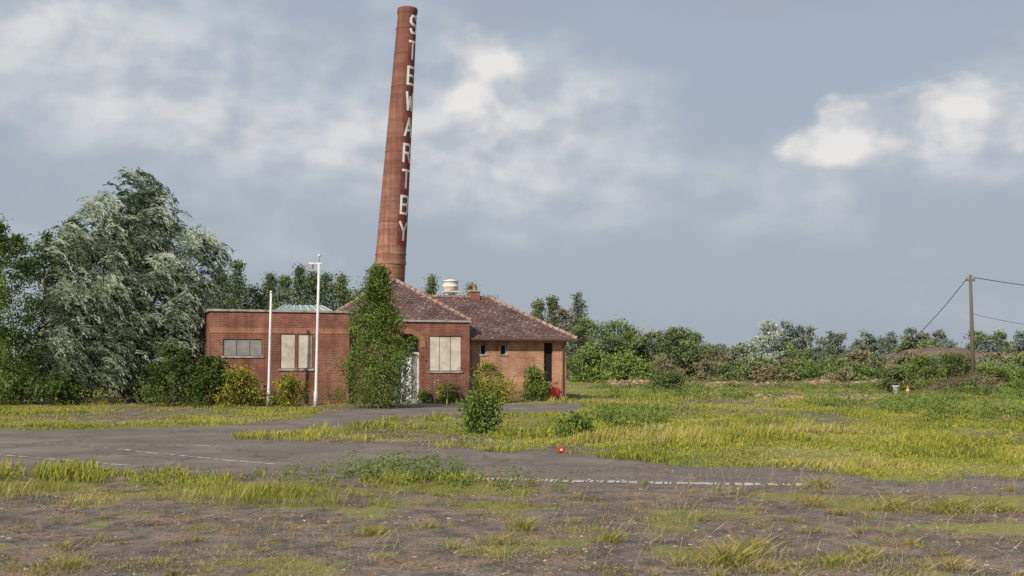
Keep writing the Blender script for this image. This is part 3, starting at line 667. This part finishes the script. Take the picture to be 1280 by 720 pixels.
TV,TF=tubes([(np.array([(4.9,R0-.46,E-.05),(4.9,R0-.1,E-.35),(4.9,R0-.07,.1)]),[.035]*3),(np.array([(.12,R0-.46,E-.05),(.12,R0-.1,E-.35),(.12,R0-.07,.1)]),[.035]*3)],8)
fastmesh('downpipes',TV,TF,[M_iron],parent=bld)
box('red_hatch_panel',3.95,4.65,R0-.10,R0-.003,.12,.62,M_red,bld,.01)
boxes('roof_stack',[(1.15,1.6,3.3,3.75,4.3,5.32)],M_brick,bld); box('roof_stack_cap',1.1,1.65,3.25,3.8,5.322,5.40,M_coping,bld)
lathe('stack_pot',[(.09,5.402),(.11,5.42),(.08,5.45),(.075,5.65),(.1,5.68)],M_arch,bld,(1.38,3.52,0),12)
tk=empty('water_tank'); tk.parent=bld; tk.location=(.25,3.9,0)
lathe('drum',[(.36,5.35),(.38,5.37),(.38,5.55),(.395,5.56),(.395,5.60),(.38,5.61),(.38,5.82),(.41,5.83),(.41,5.87),(.05,5.95)],M_tank,tk)
boxes('tank_legs',[(-.3,-.24,-.3,-.24,4.5,5.35),(.24,.3,-.3,-.24,4.5,5.35),(-.3,-.24,.24,.3,4.5,5.35),(.24,.3,.24,.3,4.5,5.35),(-.36,.36,-.36,.36,5.28,5.345)],M_post,tk)
lathe('tank_base_collar',[(.3,4.75),(.28,5.0),(.2,5.2)],M_tank,tk)

rail=empty('handrail',(-1.97,52,0),math.radians(20)); ps=[]
for u in np.linspace(-2.1,.9,6): ps.append((np.array([(u,-1.5,0),(u,-1.5,1.02)]),[.02,.02]))
for z in (1.02,.55): ps.append((np.array([(-2.1,-1.5,z),(.9,-1.5,z)]),[.018,.018]))
ps.append((np.array([(.9,-1.5,1.02),(.9,.3,1.02)]),[.02,.02])); ps.append((np.array([(.9,.3,0),(.9,.3,1.02)]),[.02,.02]))
TV,TF=tubes(ps,8); fastmesh('rails_and_posts',TV,TF,[M_rail],parent=rail)

def post(name,x,y,h,r,lean):
    e=empty(name,(x,y,0)); e.rotation_euler[1]=lean
    lathe('column',[(r*1.5,0),(r*1.5,.6),(r*1.05,.68),(r,h*.6),(r*.8,h)],M_post,e,n=14); return e
p1=post('metal_post',-10.17,47,4.75,.055,.010); lathe('cap',[(.06,4.751),(.055,4.80),(.01,4.83)],M_post,p1,n=12)
lp=post('floodlight_post',-8.02,46,5.9,.06,.012)
boxes('cross_arm',[(-.42,.12,-.03,.03,5.86,5.92)],M_post,lp)
V=[(-.5,-.22,5.62),(-.22,-.22,5.62),(-.22,.08,5.70),(-.5,.08,5.70),(-.47,-.16,5.85),(-.25,-.16,5.85),(-.25,.1,5.85),(-.47,.1,5.85)]
pymesh('floodlight_head',V,[(0,3,2,1),(4,5,6,7),(0,1,5,4),(1,2,6,5),(2,3,7,6),(3,0,4,7)],M_grey,lp)
lathe('photocell_spike',[(.02,5.901),(.02,6.15),(.06,6.17),(.06,6.25),(.02,6.28)],M_post,lp,n=10)

# ------------------------------------------------------------ factory chimney (leans slightly)
ch=empty('factory_chimney',(-17.27,150,0))
def ax(z): return .0608*z
def rad(z): return 2.39-.0227*z
V=[];F=[];n=48
prof=[(0,0)]+[(z,0) for z in np.arange(2,14.6,2)]+[(14.8,0),(14.82,.10),(15.25,.10),(15.27,0),(16.1,0),(16.12,.06),(16.3,.06),(16.32,0)]+[(z,0) for z in np.arange(18,46,2)]+[(46.9,0),(46.92,.06),(47.2,.06),(47.22,0),(48.9,0),(49.1,.07),(49.3,.13),(49.65,.13),(49.85,.06)]
for z,o in prof:
    for k in range(n):
        a=2*math.pi*k/n; r=rad(z)+o; V.append((ax(z)+r*math.sin(a),-r*math.cos(a),z))
for i in range(len(prof)-1):
    for k in range(n): k2=(k+1)%n; F.append((i*n+k,i*n+k2,(i+1)*n+k2,(i+1)*n+k))
pymesh('shaft',V,F,M_chim,ch)
V=[]
for z,rr in ((49.85,1.0),(46,1.0)):
    for k in range(n):
        a=2*math.pi*k/n; V.append((ax(z)+rr*math.sin(a),-rr*math.cos(a),z-.02))
F=[(k,(k+1)%n,n+(k+1)%n,n+k) for k in range(n)]+[tuple(range(n,2*n))]
pymesh('flue_mouth',V,F,M_dark,ch)
def surf(s,z,off,th0=math.radians(53)):
    r=rad(z); a=th0+s/r; r+=off; return (ax(z)+r*math.sin(a),-r*math.cos(a),z)
V=[];F=[];zz=np.linspace(17.3,48.7,60)
for z in zz:
    hw=.86*rad(z)/1.85
    for s in np.linspace(-hw,hw*1.6,9): V.append(surf(s,z,.03))
for i in range(len(zz)-1):
    for j in range(8): F.append((i*9+j,i*9+j+1,(i+1)*9+j+1,(i+1)*9+j))
pymesh('painted_strip',V,F,M_strip,ch)
GL={'S':[[(1,.82),(.8,1),(.2,1),(0,.82),(0,.64),(.2,.53),(.8,.47),(1,.36),(1,.18),(.8,0),(.2,0),(0,.18)]],'T':[[(0,1),(1,1)],[(.5,1),(.5,0)]],
 'E':[[(1,1),(0,1),(0,0),(1,0)],[(0,.5),(.85,.5)]],'W':[[(0,1),(.22,0),(.5,.75),(.78,0),(1,1)]],'A':[[(0,0),(.5,1),(1,0)],[(.2,.32),(.8,.32)]],
 'R':[[(0,0),(0,1),(.8,1),(1,.85),(1,.65),(.8,.5),(0,.5)],[(.5,.5),(1,0)]],'B':[[(0,0),(0,1),(.8,1),(1,.87),(1,.63),(.8,.52),(0,.52)],[(.8,.52),(1,.38),(1,.13),(.8,0),(0,0)]],'Y':[[(0,1),(.5,.5),(1,1)],[(.5,.5),(.5,0)]]}
V=[];F=[];off=.05
for i,cch in enumerate('STEWARTBY'):
    zc=47.4-i*3.52; lh=2.3; lw=1.22*(rad(zc)/1.85)**.6; tk_=.33
    for pl in GL[cch]:
        for a,b_ in zip(pl[:-1],pl[1:]):
            A=np.array([(a[0]-.5)*lw,zc+(a[1]-.5)*lh]); B=np.array([(b_[0]-.5)*lw,zc+(b_[1]-.5)*lh]); d=(B-A)/np.linalg.norm(B-A); p=np.array([-d[1],d[0]])*tk_/2
            A=A-d*tk_*.42; B=B+d*tk_*.42; off=.05+((off-.05+.004)%.05); n0=len(V)
            for q in range(6):
                c_=A+(B-A)*q/5
                for s in (-1,1): V.append(surf(c_[0]+p[0]*s,c_[1]+p[1]*s,off))
            for q in range(5): F.append((n0+2*q,n0+2*q+1,n0+2*q+3,n0+2*q+2))
pymesh('painted_letters',V,F,M_letter,ch)
ps=[]
for z in (20.5,30,39,43.5):
    ps.append((np.array([(ax(z)+(rad(z)+.01)*math.sin(a),-(rad(z)+.01)*math.cos(a),z) for a in np.linspace(0,2*math.pi,41)]),[.03]*41))
TV,TF=tubes(ps,5); fastmesh('iron_bands',TV,TF,[M_iron],parent=ch)

# ------------------------------------------------------------ utility pole and wires
up=empty('utility_pole',(32.0,78,0))
lathe('pole',[(.15,0),(.13,4),(.10,7.9)],M_wood,up,n=12)
boxes('pole_top_bracket',[(-.3,.3,-.05,.05,7.45,7.57)],M_wood,up)
lathe('insulator',[(.05,7.57),(.08,7.6),(.05,7.68),(.07,7.72),(.03,7.8)],M_grey,up,(.25,0,0),10); lathe('insulator_b',[(.05,7.57),(.08,7.6),(.05,7.68),(.07,7.72),(.03,7.8)],M_grey,up,(-.25,0,0),10)
def cat(a,b_,sag,n=16):
    a=np.array(a,float);b_=np.array(b_,float);t=np.linspace(0,1,n)[:,None]; P=a+(b_-a)*t; P[:,2]-=(4*t*(1-t))[:,0]*sag; return P
ps=[(cat((.3,0,7.7),(22,-14,5.9),1.0),[.028]*16),(cat((-.3,0,7.6),(-3.4,9,1.6),.5),[.025]*16),(cat((0,0,5.2),(14,-6,5.0),1.1),[.014]*16)]
TV,TF=tubes(ps,5); fastmesh('wires',TV,TF,[M_wire],parent=up)
up2=empty('utility_pole',(54.0,64,0)); lathe('pole',[(.17,0),(.15,4),(.12,6.3)],M_wood,up2,n=12); boxes('pole_top_bracket',[(-.35,.35,-.05,.05,5.85,5.97)],M_wood,up2)

ps=[]
for i in range(700):
    cx=26.2+rng.normal(0,1.5); cy=64+rng.normal(0,.9); z=max(.02,.95*math.exp(-((cx-26.2)/1.9)**2-((cy-64)/1.2)**2)*rng.random()**.5)
    a=rng.random()*6.28; L_=rng.uniform(.5,1.8); d=np.array([math.cos(a),math.sin(a)*.6,rng.normal(0,.4)])*L_/2
    c_=np.array([cx,cy,z+.05]); ps.append((np.array([c_-d,c_+rng.normal(0,.05,3),c_+d]),[.024,.018,.008]))
TV,TF=tubes(ps,4); TV[:,2]=np.maximum(TV[:,2],0); fastmesh('brush_pile',TV,TF,[M_dead])
for (x,y,h,r,pal) in [(24.0,66,2.3,1.5,MD),(26.5,67.5,2.4,1.5,DK),(22.5,66.5,1.6,1.0,P2),(29.5,68,1.5,1.2,MD),(31,60,1.0,1.1,DK),(9.4,68,1.3,1.2,P2),(33,70,1.8,1.4,MD),(25.2,62,.8,1.0,P2),(27.6,61.5,.7,.9,MD)]:
    tree('shrub',x,y,h,r,base=.02,shape='round',n=46,lpc=55,leaf=.15,clump=.42,pal=pal,trunk=.03,aspect=.6)

lathe('white_bucket',[(.15,0),(.2,.42),(.22,.43),(.22,.46),(.19,.46)],M_white,None,(21.5,63,0.05),16)
cn=empty('traffic_cone',(22.3,63.4,.0)); cn.scale=(.7,.7,.7); box('foot',-.22,.22,-.22,.22,0,.04,M_orange,cn,.01); lathe('cone',[(.17,.041),(.11,.3),(.05,.68),(.03,.7)],M_orange,cn,n=16); lathe('reflective_sleeve',[(.135,.24),(.092,.42)],M_white,cn,n=16)
lt=empty('litter_carton',(.98,22.9,0),.5); lt.scale=(.62,.62,.75)
box('carton',-.1,.1,-.06,.06,.02,.16,M_red,lt,.012); boxes('carton_label',[(-.04,.05,-.065,-.061,.07,.12)],M_white,lt); V=[(.11,-.05,.02),(.22,-.10,.03),(.22,.04,.09),(.12,.06,.10)]
pymesh('carton_flap',V,[(0,1,2,3)],M_red,lt)

# ------------------------------------------------------------ camera
cam=bpy.data.cameras.new('camera'); co_=bpy.data.objects.new('camera',cam); link(co_)
co_.location=(0,0,1.85); co_.rotation_euler=(math.radians(90+3.76),0,0); cam.lens=39.4; cam.sensor_width=36; cam.clip_end=9000; cam.clip_start=.1
scene.camera=co_

# ------------------------------------------------------------ light
SA=math.radians(-150); EL=math.radians(34)
sd=Vector((math.sin(SA)*math.cos(EL),math.cos(SA)*math.cos(EL),math.sin(EL)))
sl=bpy.data.lights.new('sun','SUN'); sl.energy=5.0; sl.angle=math.radians(.6); sl.color=(1,.91,.77)
so=bpy.data.objects.new('sun',sl); link(so); so.rotation_euler=sd.to_track_quat('Z','Y').to_euler(); so.location=(-20,-20,40)
w=bpy.data.worlds.new('World'); scene.world=w; w.use_nodes=True; nt=w.node_tree; bg=nt.nodes['Background']
sky=nt.nodes.new('ShaderNodeTexSky'); sky.sky_type='NISHITA'; sky.sun_disc=False; sky.sun_elevation=EL; sky.sun_rotation=SA; sky.dust_density=3; sky.air_density=1.2
tc=nt.nodes.new('ShaderNodeTexCoord'); D=tc.outputs['Generated']
sp=nt.nodes.new('ShaderNodeSeparateXYZ'); nt.links.new(D,sp.inputs[0])
az=mth(nt,'ARCTAN2',sp.outputs[0],sp.outputs[1]); el=mth(nt,'ARCSINE',sp.outputs[2])
cv=nt.nodes.new('ShaderNodeCombineXYZ'); nt.links.new(az,cv.inputs[0]); nt.links.new(mth(nt,'MULTIPLY',el,1.5),cv.inputs[1])
nA=noise(nt,cv.outputs[0],12,5,.5,.15); nB=noise(nt,cv.outputs[0],4.2,4,.5,.2); nC=noise(nt,cv.outputs[0],34,4,.55,.1)
off=nt.nodes.new('ShaderNodeVectorMath'); off.operation='ADD'; nt.links.new(cv.outputs[0],off.inputs[0]); off.inputs[1].default_value=(-.014,.024,0)
nS=noise(nt,off.outputs[0],12,5,.5,.15)
def blobs(L):
    tot=None
    for (a,e,ra,re,amp) in L:
        x=mth(nt,'DIVIDE',mth(nt,'SUBTRACT',az,a),ra); y=mth(nt,'DIVIDE',mth(nt,'SUBTRACT',el,e),re)
        d=mth(nt,'ADD',mth(nt,'MULTIPLY',x,x),mth(nt,'MULTIPLY',y,y)); g=mth(nt,'MULTIPLY',mth(nt,'EXPONENT',mth(nt,'MULTIPLY',d,-1)),amp)
        tot=g if tot is None else mth(nt,'ADD',tot,g)
    return tot
haze=mixc(nt,ramp(nt,[(.0,(1,1,1)),(.40,(0,0,0))],el).outputs[0],(3.7,4.45,5.55),(3.9,4.4,5.1))
basec=mixc(nt,.9,sky.outputs[0],haze)
shade=mth(nt,'MULTIPLY',mth(nt,'SUBTRACT',nA,nS),2.6)
veil=mth(nt,'ADD',mth(nt,'MULTIPLY',nB,.8),mth(nt,'ADD',mth(nt,'MULTIPLY',nA,.28),blobs([(-.42,.28,.17,.07,.34),(-.31,.235,.11,.05,.34),(-.2,.19,.14,.035,.34),(-.12,.26,.12,.07,.16),(-.02,.19,.11,.055,.34),(.06,.24,.08,.04,.24),(.03,.14,.16,.04,.14),(.36,.18,.20,.05,.34)])))
vm=ramp(nt,[(.58,(0,0,0)),(.98,(1,1,1))],veil).outputs[0]
vc=mixc(nt,ramp(nt,[(.2,(0,0,0)),(.8,(1,1,1))],mth(nt,'ADD',shade,.5)).outputs[0],(4.8,5.1,5.7),(7.2,7.2,7.3))
c=mixc(nt,mth(nt,'MULTIPLY',vm,.9),basec,vc)
dk=ramp(nt,[(.55,(0,0,0)),(.95,(1,1,1))],mth(nt,'ADD',nB,blobs([(.28,.325,.24,.035,.42),(-.02,.32,.05,.03,.1)]))).outputs[0]
c=mixc(nt,mth(nt,'MULTIPLY',dk,.65),c,(3.5,3.9,4.6))
cb=blobs([(-.026,.268,.030,.034,.80),(-.022,.235,.036,.022,.55),(-.045,.205,.03,.02,.3),(.29,.198,.034,.026,.78),(.262,.182,.035,.015,.5),(.375,.212,.040,.024,.80),(.45,.197,.045,.030,.82),(.35,.178,.10,.016,.35)])
cm=mth(nt,'ADD',cb,mth(nt,'ADD',mth(nt,'MULTIPLY',mth(nt,'SUBTRACT',nA,.5),1.2),mth(nt,'MULTIPLY',mth(nt,'SUBTRACT',nC,.5),.6)))
cmm=ramp(nt,[(.24,(0,0,0)),(.54,(1,1,1))],mth(nt,'MULTIPLY',cm,mth(nt,'MINIMUM',mth(nt,'MULTIPLY',cb,4),1))).outputs[0]
cc=mixc(nt,ramp(nt,[(.2,(0,0,0)),(.85,(1,1,1))],mth(nt,'ADD',mth(nt,'ADD',shade,.35),mth(nt,'MULTIPLY',mth(nt,'SUBTRACT',cm,.4),.7))).outputs[0],(5.3,5.5,6.0),(8.3,8.1,7.9))
c=mixc(nt,mth(nt,'MULTIPLY',cmm,.88),c,cc)
nt.links.new(c,bg.inputs[0]); bg.inputs[1].default_value=.1
